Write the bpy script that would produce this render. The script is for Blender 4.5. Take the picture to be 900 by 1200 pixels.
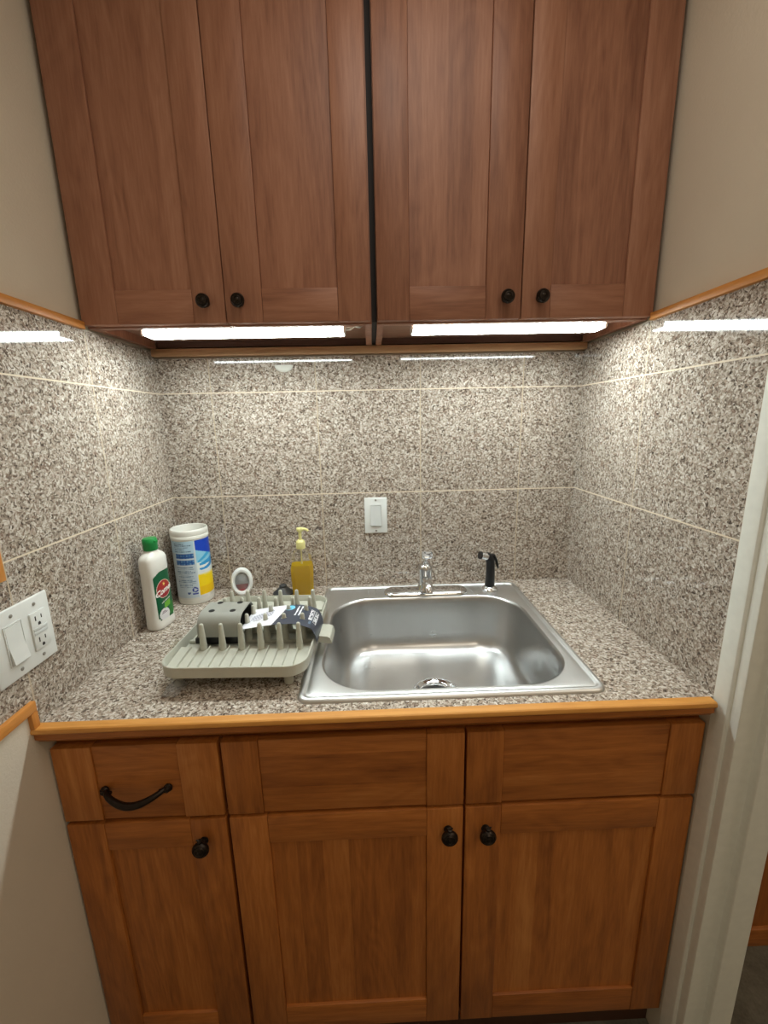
import bpy, bmesh, math, random
from mathutils import Vector, Matrix
random.seed(7)
PI = math.pi
for o in list(bpy.data.objects):
    bpy.data.objects.remove(o)
SC = bpy.context.scene
COL = SC.collection

# ------------------------------------------------------------------ camera
W = 1.2391          # width of the niche
H = 0.914           # counter height
T = 0.305           # granite tile
G1 = H + 0.3012     # first grout row
CAMX, CAMY, CAMZ = 0.6114, -1.2702, 0.515 + H
rx, ry, rz = -0.2140, -0.0219, -0.0254
cz_, sz_, cp_, sp_, cr_, sr_ = math.cos(rz), math.sin(rz), math.cos(rx), math.sin(rx), math.cos(ry), math.sin(ry)
fwd = Vector((-sz_ * cp_, cz_ * cp_, sp_)); rt = Vector((cz_, sz_, 0)); up = rt.cross(fwd)
r2 = rt * cr_ + up * sr_; u2 = rt * -sr_ + up * cr_
cd = bpy.data.cameras.new('camera'); cam = bpy.data.objects.new('camera', cd); COL.objects.link(cam)
m3 = Matrix((r2, u2, -fwd)).transposed()
cam.matrix_world = Matrix.Translation((CAMX, CAMY, CAMZ)) @ m3.to_4x4()
cd.sensor_fit = 'VERTICAL'; cd.sensor_height = 36.0; cd.lens = 487.75 / 1200 * 36.0
cd.clip_start = 0.02; cd.clip_end = 50
SC.camera = cam

# ------------------------------------------------------------------ world, lights, exposure
wd = bpy.data.worlds.new('world'); SC.world = wd; wd.use_nodes = True
wd.node_tree.nodes['Background'].inputs[0].default_value = (1.0, 0.85, 0.68, 1)
wd.node_tree.nodes['Background'].inputs[1].default_value = 0.03
LED_STRENGTH = 52.0
LED_COLOR = (0.90, 1.0, 0.99, 1)


def area(name, loc, rot, sx, sy, power, color):
    l = bpy.data.lights.new(name, 'AREA'); l.shape = 'RECTANGLE'; l.size = sx; l.size_y = sy
    l.energy = power; l.color = color
    o = bpy.data.objects.new(name, l); COL.objects.link(o); o.location = loc; o.rotation_euler = rot
    return o


area('room_ceiling_lamp', (0.72, -0.85, 2.42), (0, 0, 0), 0.45, 0.45, 3.5, (1.0, 0.92, 0.80))
area('back_fill_light', (1.15, -2.05, 2.42), (0, 0, 0), 0.5, 0.5, 5.0, (1.0, 0.88, 0.72))  # unseen light, added to brighten the cabinet fronts
area('right_fill_light', (2.1, -1.3, 2.42), (0, 0, 0), 0.4, 0.4, 7.0, (1.0, 0.86, 0.68))  # unseen light on this side of the doorway, added as fill from the right
SC.view_settings.view_transform = 'Standard'
SC.view_settings.look = 'None'
SC.view_settings.exposure = 0.0
SC.view_settings.gamma = 1.0
SC.view_settings.use_curve_mapping = False


# ------------------------------------------------------------------ materials
def s2l(c):
    return tuple((v / 12.92 if v <= 0.04045 else ((v + 0.055) / 1.055) ** 2.4) for v in c)


def rgb(r, g, b):
    return s2l((r / 255, g / 255, b / 255)) + (1,)


class NT:
    def __init__(s, name):
        s.m = bpy.data.materials.new(name); s.m.use_nodes = True
        s.t = s.m.node_tree; s.n = s.t.nodes; s.n.clear()
        s.out = s.n.new('ShaderNodeOutputMaterial')

    def new(s, kind, **kw):
        n = s.n.new('ShaderNode' + kind)
        for k, v in kw.items():
            setattr(n, k, v)
        return n

    def link(s, a, b):
        s.t.links.new(a, b)

    def set(s, n, **kw):
        for k, v in kw.items():
            n.inputs[k.replace('_', ' ')].default_value = v
        return n

    def math(s, op, a, b=None, clamp=False):
        n = s.new('Math', operation=op); n.use_clamp = clamp
        for i, v in enumerate((a, b)):
            if v is None: continue
            if isinstance(v, (int, float)): n.inputs[i].default_value = v
            else: s.link(v, n.inputs[i])
        return n.outputs[0]

    def mix(s, f, a, b, mode='MIX'):
        n = s.new('Mix', data_type='RGBA', blend_type=mode)
        for i, v in ((0, f), (6, a), (7, b)):
            if isinstance(v, (int, float)): n.inputs[i].default_value = v
            elif isinstance(v, tuple): n.inputs[i].default_value = v
            else: s.link(v, n.inputs[i])
        return n.outputs[2]

    def ramp(s, fac, stops):
        n = s.new('ValToRGB'); e = n.color_ramp.elements
        while len(e) < len(stops): e.new(0.5)
        for i, (p, c) in enumerate(stops):
            e[i].position = p; e[i].color = c
        s.link(fac, n.inputs[0])
        return n.outputs[0]

    def coords(s, scale=(1, 1, 1), loc=(0, 0, 0), rnd=False, space='Object'):
        tc = s.new('TexCoord'); v = tc.outputs[space]
        if rnd:
            oi = s.new('ObjectInfo'); mu = s.math('MULTIPLY', oi.outputs['Random'], 37.0)
            cb = s.new('CombineXYZ')
            for i in range(3): s.link(mu, cb.inputs[i])
            ad = s.new('VectorMath', operation='ADD'); s.link(v, ad.inputs[0]); s.link(cb.outputs[0], ad.inputs[1]); v = ad.outputs[0]
        mp = s.new('Mapping'); mp.inputs['Scale'].default_value = scale; mp.inputs['Location'].default_value = loc
        s.link(v, mp.inputs['Vector'])
        return mp.outputs[0]

    def noise(s, vec, scale, detail=2, rough=0.5, dist=0.0):
        n = s.new('TexNoise'); s.link(vec, n.inputs['Vector'])
        n.inputs['Scale'].default_value = scale; n.inputs['Detail'].default_value = detail
        n.inputs['Roughness'].default_value = rough; n.inputs['Distortion'].default_value = dist
        return n.outputs[0]

    def bsdf(s, color=None, rough=0.5, metal=0.0, spec=0.5, **kw):
        b = s.new('BsdfPrincipled')
        if color is not None:
            if isinstance(color, tuple): b.inputs['Base Color'].default_value = color
            else: s.link(color, b.inputs['Base Color'])
        if isinstance(rough, (int, float)): b.inputs['Roughness'].default_value = rough
        else: s.link(rough, b.inputs['Roughness'])
        b.inputs['Metallic'].default_value = metal
        b.inputs['Specular IOR Level'].default_value = spec
        for k, v in kw.items(): b.inputs[k.replace('_', ' ')].default_value = v
        s.link(b.outputs[0], s.out.inputs[0])
        return b

    def bump(s, b, height, strength=0.2, dist=0.001):
        n = s.new('Bump'); n.inputs['Strength'].default_value = strength; n.inputs['Distance'].default_value = dist
        s.link(height, n.inputs['Height']); s.link(n.outputs[0], b.inputs['Normal'])


def plain(name, col, rough=0.5, metal=0.0, spec=0.5, var=0.06, vscale=40, **kw):
    """plain material with a faint procedural mottling"""
    t = NT(name); v = t.coords()
    n = t.noise(v, vscale, 3)
    lo = tuple(c * (1 - var) for c in col[:3]) + (1,); hi = tuple(min(1, c * (1 + var)) for c in col[:3]) + (1,)
    c = t.ramp(n, [(0.3, lo), (0.7, hi)])
    t.bsdf(c, rough, metal, spec, **kw)
    return t.m


def wall_paint(name, col, bump=0.35):
    t = NT(name); v = t.coords()
    n = t.noise(v, 190, 3, 0.6); n2 = t.noise(v, 5, 2)
    c = t.ramp(n2, [(0.3, tuple(x * 0.95 for x in col[:3]) + (1,)), (0.7, col)])
    b = t.bsdf(c, 0.75, 0, 0.25)
    t.bump(b, n, bump, 0.0015)
    return t.m


def granite(name, axis=None, u0=0.0, v0=0.0, rough=0.06, stretch=(1, 1, 1), grout=True):
    """speckled granite; axis gives the horizontal coordinate of a tile grid on a wall"""
    t = NT(name); v = t.coords(stretch, space='Object')
    # warp
    nz = t.new('TexNoise'); t.link(v, nz.inputs['Vector']); nz.inputs['Scale'].default_value = 90; nz.inputs['Detail'].default_value = 1
    ad = t.new('VectorMath', operation='MULTIPLY_ADD'); t.link(nz.outputs['Color'], ad.inputs[0])
    ad.inputs[1].default_value = (0.012, 0.012, 0.012); t.link(v, ad.inputs[2]); vw = ad.outputs[0]
    vo = t.new('TexVoronoi', feature='F1'); t.link(vw, vo.inputs['Vector']); vo.inputs['Scale'].default_value = 250
    sp = t.new('SeparateColor'); t.link(vo.outputs['Color'], sp.inputs[0])
    vo2 = t.new('TexVoronoi', feature='F1'); t.link(vw, vo2.inputs['Vector']); vo2.inputs['Scale'].default_value = 470
    sp2 = t.new('SeparateColor'); t.link(vo2.outputs['Color'], sp2.inputs[0])
    big = t.noise(v, 42, 3, 0.6)
    f = t.math('ADD', t.math('MULTIPLY', sp.outputs[0], 0.50), t.math('MULTIPLY', sp2.outputs[1], 0.27))
    f = t.math('ADD', f, t.math('MULTIPLY', big, 0.26))
    c = t.ramp(f, [(0.17, rgb(58, 49, 43)), (0.30, rgb(112, 99, 88)), (0.43, rgb(151, 138, 124)), (0.58, rgb(182, 171, 157)), (0.74, rgb(209, 201, 190)), (0.9, rgb(232, 228, 220))])
    # pinkish grains
    pk = t.math('GREATER_THAN', sp.outputs[2], 0.80)
    c = t.mix(t.math('MULTIPLY', pk, 0.30), c, rgb(150, 118, 100))
    b = None
    if axis is not None:
        tc = t.new('TexCoord'); sx = t.new('SeparateXYZ'); t.link(tc.outputs['Object'], sx.inputs[0])
        uu = t.math('DIVIDE', t.math('SUBTRACT', sx.outputs[axis], u0), T)
        vv = t.math('DIVIDE', t.math('SUBTRACT', sx.outputs[2], v0), T)
        fl = t.new('CombineXYZ'); t.link(t.math('FLOOR', uu), fl.inputs[0]); t.link(t.math('FLOOR', vv), fl.inputs[1])
        wn = t.new('TexWhiteNoise'); t.link(fl.outputs[0], wn.inputs['Vector'])
        tone = t.math('ADD', t.math('MULTIPLY', wn.outputs['Value'], 0.12), 0.92)
        tv = t.new('CombineXYZ')
        for i in range(3): t.link(tone, tv.inputs[i])
        c = t.mix(1.0, c, tv.outputs[0], 'MULTIPLY')

        def dist(x):
            fr = t.math('FRACT', t.math('ADD', x, 0.5)); return t.math('ABSOLUTE', t.math('SUBTRACT', fr, 0.5))
        du, dv = dist(uu), dist(vv)
        gu = t.math('LESS_THAN', du, 0.0015 / T); gv = t.math('LESS_THAN', dv, 0.0016 / T)
        c = t.mix(gu, c, rgb(186, 170, 146)); c = t.mix(gv, c, rgb(216, 202, 178))
        g = t.math('MAXIMUM', gu, gv)
        r = t.math('ADD', t.math('MULTIPLY', g, 0.6), rough)
        b = t.bsdf(c, r, 0, 0.5)
        t.bump(b, t.math('SUBTRACT', 1.0, g), 0.4, 0.001)
    else:
        b = t.bsdf(c, rough, 0, 0.5)
    return t.m


def wood(name, grain='z', staves=0.0, dark=(126, 70, 28), mid=(182, 111, 50), light=(214, 146, 80), rough=0.45, tone=1.0):
    t = NT(name)
    k = 'xyz'.index(grain)
    sc = [1, 1, 1]; sc[k] = 0.07
    v = t.coords(tuple(sc), rnd=True)
    n1 = t.noise(v, 26, 4, 0.6, 0.9)
    n2 = t.noise(v, 210, 3, 0.7, 0.2)
    sc2 = [1, 1, 1]; sc2[k] = 0.25
    v2 = t.coords(tuple(sc2), rnd=True)
    n3 = t.noise(v2, 6, 2, 0.5, 1.4)
    wv = t.math('FRACT', t.math('MULTIPLY', n3, 9.0))
    wv = t.math('ABSOLUTE', t.math('SUBTRACT', wv, 0.5))
    f = t.math('ADD', t.math('MULTIPLY', n1, 0.46), t.math('MULTIPLY', n2, 0.30))
    f = t.math('ADD', f, t.math('MULTIPLY', wv, 0.12)); f = t.math('ADD', f, 0.085)
    oi = t.new('ObjectInfo')
    f = t.math('ADD', f, t.math('MULTIPLY', t.math('SUBTRACT', oi.outputs['Random'], 0.5), 0.10))
    if staves:
        tc = t.new('TexCoord'); sx = t.new('SeparateXYZ'); t.link(tc.outputs['Object'], sx.inputs[0])
        ax = 0 if k == 2 else 2
        q = t.math('ADD', t.math('DIVIDE', sx.outputs[ax], staves), t.math('MULTIPLY', oi.outputs['Random'], 50))
        wn = t.new('TexWhiteNoise', noise_dimensions='1D'); t.link(t.math('FLOOR', q), wn.inputs['W'])
        f = t.math('ADD', f, t.math('MULTIPLY', t.math('SUBTRACT', wn.outputs['Value'], 0.5), 0.13))
    q = lambda c: rgb(*[min(255, x * tone) for x in c])
    c = t.ramp(f, [(0.28, q(dark)), (0.52, q(mid)), (0.78, q(light))])
    b = t.bsdf(c, rough, 0, 0.42)
    t.bump(b, n2, 0.06, 0.0006)
    return t.m


def brushed(name, col=(0.62, 0.62, 0.61), rough=0.27, axis=0):
    t = NT(name)
    sc = [1, 1, 1]; sc[axis] = 0.04
    v = t.coords(tuple(sc)); n = t.noise(v, 420, 3, 0.7)
    w = t.noise(t.coords(), 14, 4, 0.6)
    r = t.math('ADD', t.math('MULTIPLY', n, 0.10), t.math('MULTIPLY', w, 0.14)); r = t.math('ADD', r, rough - 0.12)
    c = t.ramp(w, [(0.3, tuple(x * 0.93 for x in col) + (1,)), (0.7, col + (1,))])
    b = t.bsdf(c, r, 1.0)
    t.bump(b, n, 0.05, 0.0004)
    return t.m


def chrome(name, rough=0.05):
    t = NT(name); n = t.noise(t.coords(), 60, 2)
    r = t.math('ADD', t.math('MULTIPLY', n, 0.05), rough)
    t.bsdf((0.74, 0.76, 0.78, 1), r, 1.0)
    return t.m


def emit(name, col, strength):
    t = NT(name); e = t.new('Emission'); e.inputs[0].default_value = col; e.inputs[1].default_value = strength
    t.link(e.outputs[0], t.out.inputs[0]); return t.m


def clear(name, tint, solid, solidcol, gloss=0.12, rough=0.05):
    """thin clear plastic / coloured liquid: transparent + diffuse share + gloss by Fresnel"""
    t = NT(name)
    tr = t.new('BsdfTransparent'); tr.inputs[0].default_value = tint
    df = t.new('BsdfPrincipled'); df.inputs['Base Color'].default_value = solidcol; df.inputs['Roughness'].default_value = 0.4
    m1 = t.new('MixShader'); m1.inputs[0].default_value = solid; t.link(tr.outputs[0], m1.inputs[1]); t.link(df.outputs[0], m1.inputs[2])
    gl = t.new('BsdfGlossy'); gl.inputs['Roughness'].default_value = rough
    fr = t.new('Fresnel'); fr.inputs[0].default_value = 1.45
    n = t.noise(t.coords(), 50, 2)
    m2 = t.new('MixShader'); t.link(t.math('MULTIPLY', fr.outputs[0], t.math('ADD', t.math('MULTIPLY', n, 0.3), gloss * 5)), m2.inputs[0])
    t.link(m1.outputs[0], m2.inputs[1]); t.link(gl.outputs[0], m2.inputs[2]); t.link(m2.outputs[0], t.out.inputs[0])
    return t.m


M = {}
M['paint'] = wall_paint('beige_wall_paint', rgb(224, 214, 196))
M['ceiling'] = wall_paint('ceiling_paint', rgb(225, 220, 210))
M['white_paint'] = plain('white_trim_paint', rgb(228, 229, 220), 0.38, var=0.03, vscale=60)
M['granite_back'] = granite('granite_tiles_back', 0, 0.1483, G1)
M['granite_side'] = granite('granite_tiles_side', 1, -0.2951, G1)
M['granite_top'] = granite('granite_counter', None, rough=0.10)
M['wood_v'] = wood('alder_vertical', 'z')
M['wood_h'] = wood('alder_horizontal', 'x')
HAZED_WOOD = dict(dark=(114, 71, 53), mid=(158, 109, 85), light=(186, 138, 112))  # same alder, with flare haze from the light bars put into the colour
M['up_v'] = wood('alder_hazed_vertical', 'z', **HAZED_WOOD)
M['up_h'] = wood('alder_hazed_horizontal', 'x', **HAZED_WOOD)
M['up_panel'] = wood('alder_hazed_panel', 'z', 0.052, **HAZED_WOOD)
M['wood_panel_v'] = wood('alder_panel_vertical', 'z', 0.052)
M['wood_panel_h'] = wood('alder_panel_horizontal', 'x', 0.07)
M['trim_x'] = wood('oak_trim_x', 'x', 0, (190, 126, 52), (218, 156, 78), (234, 180, 104))
M['trim_y'] = wood('oak_trim_y', 'y', 0, (176, 110, 46), (206, 138, 64), (224, 160, 88))
M['trim_z'] = wood('oak_trim_z', 'z', 0, (176, 110, 46), (206, 138, 64), (224, 160, 88))
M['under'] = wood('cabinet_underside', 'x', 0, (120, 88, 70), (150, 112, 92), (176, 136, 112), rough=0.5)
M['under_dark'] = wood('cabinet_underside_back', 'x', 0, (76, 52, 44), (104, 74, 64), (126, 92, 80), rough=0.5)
M['rail'] = wood('rail_wood', 'x', 0, (160, 120, 88), (200, 158, 118), (222, 184, 142), rough=0.5)
M['kick'] = plain('toe_kick', rgb(72, 42, 24), 0.6)
M['gap_shade'] = plain('gap_shade', rgb(30, 24, 24), 0.7)
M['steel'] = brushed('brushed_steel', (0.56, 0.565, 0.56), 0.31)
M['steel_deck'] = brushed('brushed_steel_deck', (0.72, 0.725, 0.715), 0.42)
M['chrome'] = chrome('chrome')
M['black_hole'] = plain('drain_dark', rgb(14, 14, 14), 0.5)
M['bronze'] = plain('dark_bronze', rgb(46, 38, 32), 0.38, 0.75, var=0.25, vscale=120)
M['black_plastic'] = plain('black_plastic', rgb(22, 23, 26), 0.3)
M['white_plastic'] = plain('white_plastic', rgb(226, 229, 226), 0.3, var=0.02)
M['white_plastic2'] = plain('white_plastic_rocker', rgb(208, 212, 210), 0.3, var=0.02)
M['slot'] = plain('slot_dark', rgb(40, 36, 34), 0.6)
M['screw'] = plain('painted_screw', rgb(150, 148, 140), 0.35, 0.4)
M['led'] = emit('led_lens', LED_COLOR, LED_STRENGTH)
M['grey_plastic'] = plain('sage_grey_plastic', rgb(186, 187, 174), 0.42, var=0.03)
M['grey_plastic2'] = plain('caddy_grey_plastic', rgb(150, 152, 144), 0.42, var=0.03)
M['rubber'] = plain('dark_rubber', rgb(58, 60, 62), 0.55, var=0.15)
M['green'] = plain('green_cap', rgb(20, 140, 66), 0.35)
M['bottle_white'] = plain('bottle_white', rgb(232, 232, 226), 0.35, var=0.02)
M['frost'] = plain('frosted_white', rgb(226, 226, 218), 0.4, var=0.03)
M['frost_in'] = plain('frosted_inside', rgb(196, 200, 196), 0.5, var=0.04)
M['floor'] = None


def stone_floor():
    t = NT('grey_floor'); v = t.coords(); n = t.noise(v, 18, 5, 0.65); n2 = t.noise(v, 160, 3, 0.6)
    f = t.math('ADD', t.math('MULTIPLY', n, 0.7), t.math('MULTIPLY', n2, 0.3))
    c = t.ramp(f, [(0.3, rgb(78, 76, 66)), (0.55, rgb(112, 110, 98)), (0.75, rgb(140, 138, 124))])
    t.bsdf(c, 0.55); return t.m


M['floor'] = stone_floor()


# ------------------------------------------------------------------ mesh helpers
OFF = {}


class MB:
    def __init__(s):
        s.bm = bmesh.new(); s.mi = 0

    def _mark(s, n0):
        s.bm.faces.ensure_lookup_table()
        for f in s.bm.faces[n0:]:
            f.material_index = s.mi

    def box(s, x0, x1, y0, y1, z0, z1, bev=0.0, seg=2):
        n0 = len(s.bm.faces)
        tmp = bmesh.new()
        vs = [tmp.verts.new((x, y, z)) for x in (x0, x1) for y in (y0, y1) for z in (z0, z1)]
        for q in ((0, 1, 3, 2), (4, 6, 7, 5), (0, 4, 5, 1), (2, 3, 7, 6), (0, 2, 6, 4), (1, 5, 7, 3)):
            tmp.faces.new([vs[i] for i in q])
        bmesh.ops.recalc_face_normals(tmp, faces=tmp.faces)
        if bev > 0:
            bmesh.ops.bevel(tmp, geom=list(tmp.edges), offset=bev, segments=seg, affect='EDGES', profile=0.5)
        s.merge(tmp)
        return s

    def merge(s, tmp, mat=None):
        n0 = len(s.bm.faces)
        mp = {}
        for v in tmp.verts:
            mp[v] = s.bm.verts.new(mat @ v.co if mat else v.co)
        for f in tmp.faces:
            try:
                nf = s.bm.faces.new([mp[v] for v in f.verts]); nf.material_index = s.mi
            except ValueError:
                pass
        tmp.free()

    def loft(s, loops, closed=True, cap0=True, cap1=True):
        """loops: list of equally long point lists"""
        vl = [[s.bm.verts.new(p) for p in lp] for lp in loops]
        n = len(vl[0])
        for a, b in zip(vl[:-1], vl[1:]):
            for i in range(n if closed else n - 1):
                j = (i + 1) % n
                f = s.bm.faces.new((a[i], a[j], b[j], b[i])); f.material_index = s.mi
        if cap0: s.bm.faces.new(vl[0][::-1]).material_index = s.mi
        if cap1: s.bm.faces.new(vl[-1]).material_index = s.mi
        return vl

    def lathe(s, prof, c=(0, 0, 0), n=32, axis=None, cap=True):
        """prof: (radius, height) pairs from bottom up; axis: optional 3x3 rotation"""
        c = Vector(c); loops = []
        for r, h in prof:
            lp = []
            for i in range(n):
                a = 2 * PI * i / n
                p = Vector((r * math.cos(a), r * math.sin(a), h))
                if axis is not None: p = axis @ p
                lp.append(c + p)
            loops.append(lp)
        s.loft(loops, True, cap, cap)
        return s

    def tube(s, pts, rad, n=12, cap=True, sq=None):
        pts = [Vector(p) for p in pts]
        rad = rad if isinstance(rad, (list, tuple)) else [rad] * len(pts)
        loops = []
        prev = None
        for i, p in enumerate(pts):
            d = (pts[min(i + 1, len(pts) - 1)] - pts[max(i - 1, 0)]).normalized()
            if prev is None:
                ref = Vector((0, 0, 1)) if abs(d.z) < 0.9 else Vector((1, 0, 0))
                a = d.cross(ref).normalized()
            else:
                a = (prev - d * prev.dot(d)).normalized()
            prev = a; b = d.cross(a).normalized()
            k = sq or (1, 1)
            loops.append([p + a * (rad[i] * k[0] * math.cos(2 * PI * j / n)) + b * (rad[i] * k[1] * math.sin(2 * PI * j / n)) for j in range(n)])
        s.loft(loops, True, cap, cap)
        return s

    def prism(s, poly, axis, a, b):
        """extrude a 2-D polygon along an axis; poly in the two remaining axes in order"""
        def P(u, v, w):
            return {'x': (w, u, v), 'y': (u, w, v), 'z': (u, v, w)}[axis]
        s.loft([[P(u, v, a) for u, v in poly], [P(u, v, b) for u, v in poly]])
        return s

    def build(s, name, mats, parent=None, smooth=True, local=False, angle=35):
        bm = s.bm
        bmesh.ops.recalc_face_normals(bm, faces=bm.faces)
        me = bpy.data.meshes.new(name)
        off = Vector((0, 0, 0))
        if parent is not None and not local:
            off = OFF[parent]
        if off.length > 0:
            bmesh.ops.translate(bm, verts=bm.verts, vec=-off)
        bm.to_mesh(me); bm.free()
        if not isinstance(mats, (list, tuple)): mats = [mats]
        for m in mats: me.materials.append(m)
        if smooth:
            for p in me.polygons: p.use_smooth = True
            me.set_sharp_from_angle(angle=math.radians(angle))
        o = bpy.data.objects.new(name, me); COL.objects.link(o)
        if parent is not None:
            o.parent = parent
        OFF[o] = off
        return o


def thing(name, loc, label, cat, group=None, rot=0.0):
    o = bpy.data.objects.new(name, None); COL.objects.link(o)
    o.empty_display_size = 0.05
    o.location = loc; o.rotation_euler = (0, 0, rot)
    o['label'] = label; o['category'] = cat
    if group: o['group'] = group
    OFF[o] = Vector(loc)
    return o


def tag(o, label, cat, group=None):
    o['label'] = label; o['category'] = cat
    if group: o['group'] = group
    return o


def struct(o):
    o['kind'] = 'structure'; return o


def rrect(x0, x1, y0, y1, r, z, nc=12, ns=8):
    """rounded rectangle loop, counter-clockwise, with nc points a corner and ns a side"""
    pts = []
    cs = [(x1 - r, y0 + r, -PI / 2), (x1 - r, y1 - r, 0), (x0 + r, y1 - r, PI / 2), (x0 + r, y0 + r, PI)]
    for k, (cx, cy, a0) in enumerate(cs):
        for i in range(nc + 1):
            a = a0 + PI / 2 * i / nc
            pts.append(Vector((cx + r * math.cos(a), cy + r * math.sin(a), z)))
        nx = cs[(k + 1) % 4]
        p0 = pts[-1]; p1 = Vector((nx[0] + r * math.cos(nx[2]), nx[1] + r * math.sin(nx[2]), z))
        for i in range(1, ns):
            pts.append(p0.lerp(p1, i / ns))
    return pts


# ------------------------------------------------------------------ room shell
ZC = 2.44
mb = MB(); mb.box(-0.12, 3.2, -2.6, 0.12, -0.08, 0.0); struct(mb.build('floor', M['floor']))
mb = MB(); mb.box(-0.12, 3.2, -2.6, 0.12, ZC, ZC + 0.08); struct(mb.build('ceiling', M['ceiling']))
ZT = 1.634     # top of granite on the side walls
wb = MB().box(-0.12, W + 0.09, 0.010, 0.12, 0, ZC).build('wall_back', M['paint']); struct(wb)
MB().box(0.0, W, 0.0, 0.010, H - 0.03, 1.616).build('backsplash', M['granite_back'], wb)
wl = MB().box(-0.12, -0.010, -2.6, 0.010, 0, ZC).build('wall_left', M['paint']); struct(wl)
mb = MB(); mb.box(-0.010, 0.0, -0.606, 0.0, H - 0.03, ZT)
mb.box(-0.010, 0.0, -1.25, -0.606, 0.963, 1.187)
mb.build('backsplash', M['granite_side'], wl)
MB().box(-0.010, 0.0, -2.6, -0.606, 0.0, 0.944).build('lower_plaster', M['paint'], wl)
MB().box(-0.010, 0.0, -0.606, 0.0, 0.0, H - 0.03).build('lower_plaster', M['paint'], wl)
wr = MB().box(W + 0.010, W + 0.080, -0.638, 0.010, 0, ZC).build('wall_right', M['paint']); struct(wr)
MB().box(W, W + 0.010, -0.602, 0.0, H - 0.03, ZT).build('backsplash', M['granite_side'], wr)
MB().box(W, W + 0.010, -0.602, 0.0, 0.0, H - 0.03).build('lower_plaster', M['paint'], wr)
struct(MB().box(2.12, 3.1, -0.64, -0.56, 0, ZC).build('wall_right_front', M['paint']))
struct(MB().box(W + 0.080, 2.12, -0.64, -0.56, 2.06, ZC).build('wall_right_lintel', M['paint']))
struct(MB().box(-0.12, 3.2, -2.7, -2.6, 0, ZC).build('wall_rear', M['paint']))
struct(MB().box(3.1, 3.2, -2.6, 0.12, 0, ZC).build('wall_side_room', M['paint']))
struct(MB().box(W + 0.080, 3.1, -0.30, -0.20, 0, ZC).build('wall_side_room_back', M['paint']))

# door casing on the wall end, to the right of the niche: rounded wall corner, cove, two stepped flats
X_ = W - 0.003
prof = [(W + 0.0095, -0.6025), (X_, -0.6025), (X_, -0.6285), (X_ + 0.001, -0.6320), (X_ + 0.0035, -0.6345), (X_ + 0.0065, -0.6350), (X_ + 0.0065, -0.6370),
        (X_ + 0.0065, -0.6490), (X_ + 0.0075, -0.6515), (X_ + 0.0100, -0.6525), (X_ + 0.0400, -0.6525), (X_ + 0.0445, -0.6535), (X_ + 0.0455, -0.6560), (X_ + 0.0455, -0.6660), (X_ + 0.0465, -0.6680), (X_ + 0.0490, -0.6690),
        (X_ + 0.0900, -0.6690), (X_ + 0.0920, -0.6680), (X_ + 0.0925, -0.6660), (X_ + 0.0925, -0.5600), (W + 0.0805, -0.5600), (W + 0.0805, -0.6385), (W + 0.0095, -0.6385)]
struct(MB().prism(prof, 'z', 0.0, 2.12).build('trim_1', M['white_paint'], angle=25))
# wooden caps on the granite
struct(MB().box(-0.010, 0.009, -0.606, -0.3015, ZT, ZT + 0.016, 0.002).build('trim_2', M['trim_y']))
struct(MB().box(W - 0.009, W + 0.010, -0.602, -0.3015, ZT, ZT + 0.016, 0.002).build('trim_3', M['trim_y']))
struct(MB().box(-0.010, 0.006, -0.624, -0.6065, 1.187, ZT + 0.016, 0.002).build('trim_4', M['trim_z']))
struct(MB().box(-0.010, 0.008, -1.25, -0.6065, 0.944, 0.963, 0.002).build('trim_5', M['trim_y']))
struct(MB().box(-0.010, 0.008, -0.6205, -0.6065, H - 0.0, 0.9435, 0.0015).build('trim_6', M['trim_z']))
struct(MB().box(-0.010, 0.006, -1.25, -0.6245, 1.187, 1.200, 0.002).build('trim_7', M['trim_y']))

# ------------------------------------------------------------------ cabinet parts
def shaker(parent, x0, x1, z0, z1, yf, st, rail, kind, th=0.019, name='door', hor=False, rec=0.006, mk=('wood_v', 'wood_h', 'wood_panel_v')):
    """frame-and-panel front: stiles + rails with the recessed panel as a child"""
    b = 0.0012
    if hor:
        p = MB(); p.box(x0 + st[0] + 0.0004, x1 - st[1] - 0.0004, yf + rec, yf + th, z0, z1, b)
        d = p.build(name, M['wood_panel_h'], parent)
        for a, c in ((x0, x0 + st[0]), (x1 - st[1], x1)):
            MB().box(a, c, yf, yf + th, z0, z1, b).build('stile', M['wood_v'], d)
        return d
    fr = MB()
    fr.mi = 0
    fr.box(x0, x0 + st[0], yf, yf + th, z0, z1, b)
    fr.box(x1 - st[1], x1, yf, yf + th, z0, z1, b)
    if rail[1] > 0 or rail[0] > 0:
        fr.mi = 1
        if rail[0] > 0: fr.box(x0 + st[0] + 0.0004, x1 - st[1] - 0.0004, yf + 0.0004, yf + th, z0, z0 + rail[0], b)
        if rail[1] > 0: fr.box(x0 + st[0] + 0.0004, x1 - st[1] - 0.0004, yf + 0.0004, yf + th, z1 - rail[1], z1, b)
    d = fr.build(name, [M[mk[0]], M[mk[1]]], parent)
    r0, r1 = rail
    p = MB()
    pz0 = z0 + (r0 if r0 > 0 else 0); pz1 = z1 - (r1 if r1 > 0 else 0)
    p.box(x0 + st[0] + 0.0004, x1 - st[1] - 0.0004, yf + rec, yf + th - 0.002, pz0, pz1, 0.0006, 1)
    p.build('panel', M[mk[2]], d)
    return d


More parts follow.
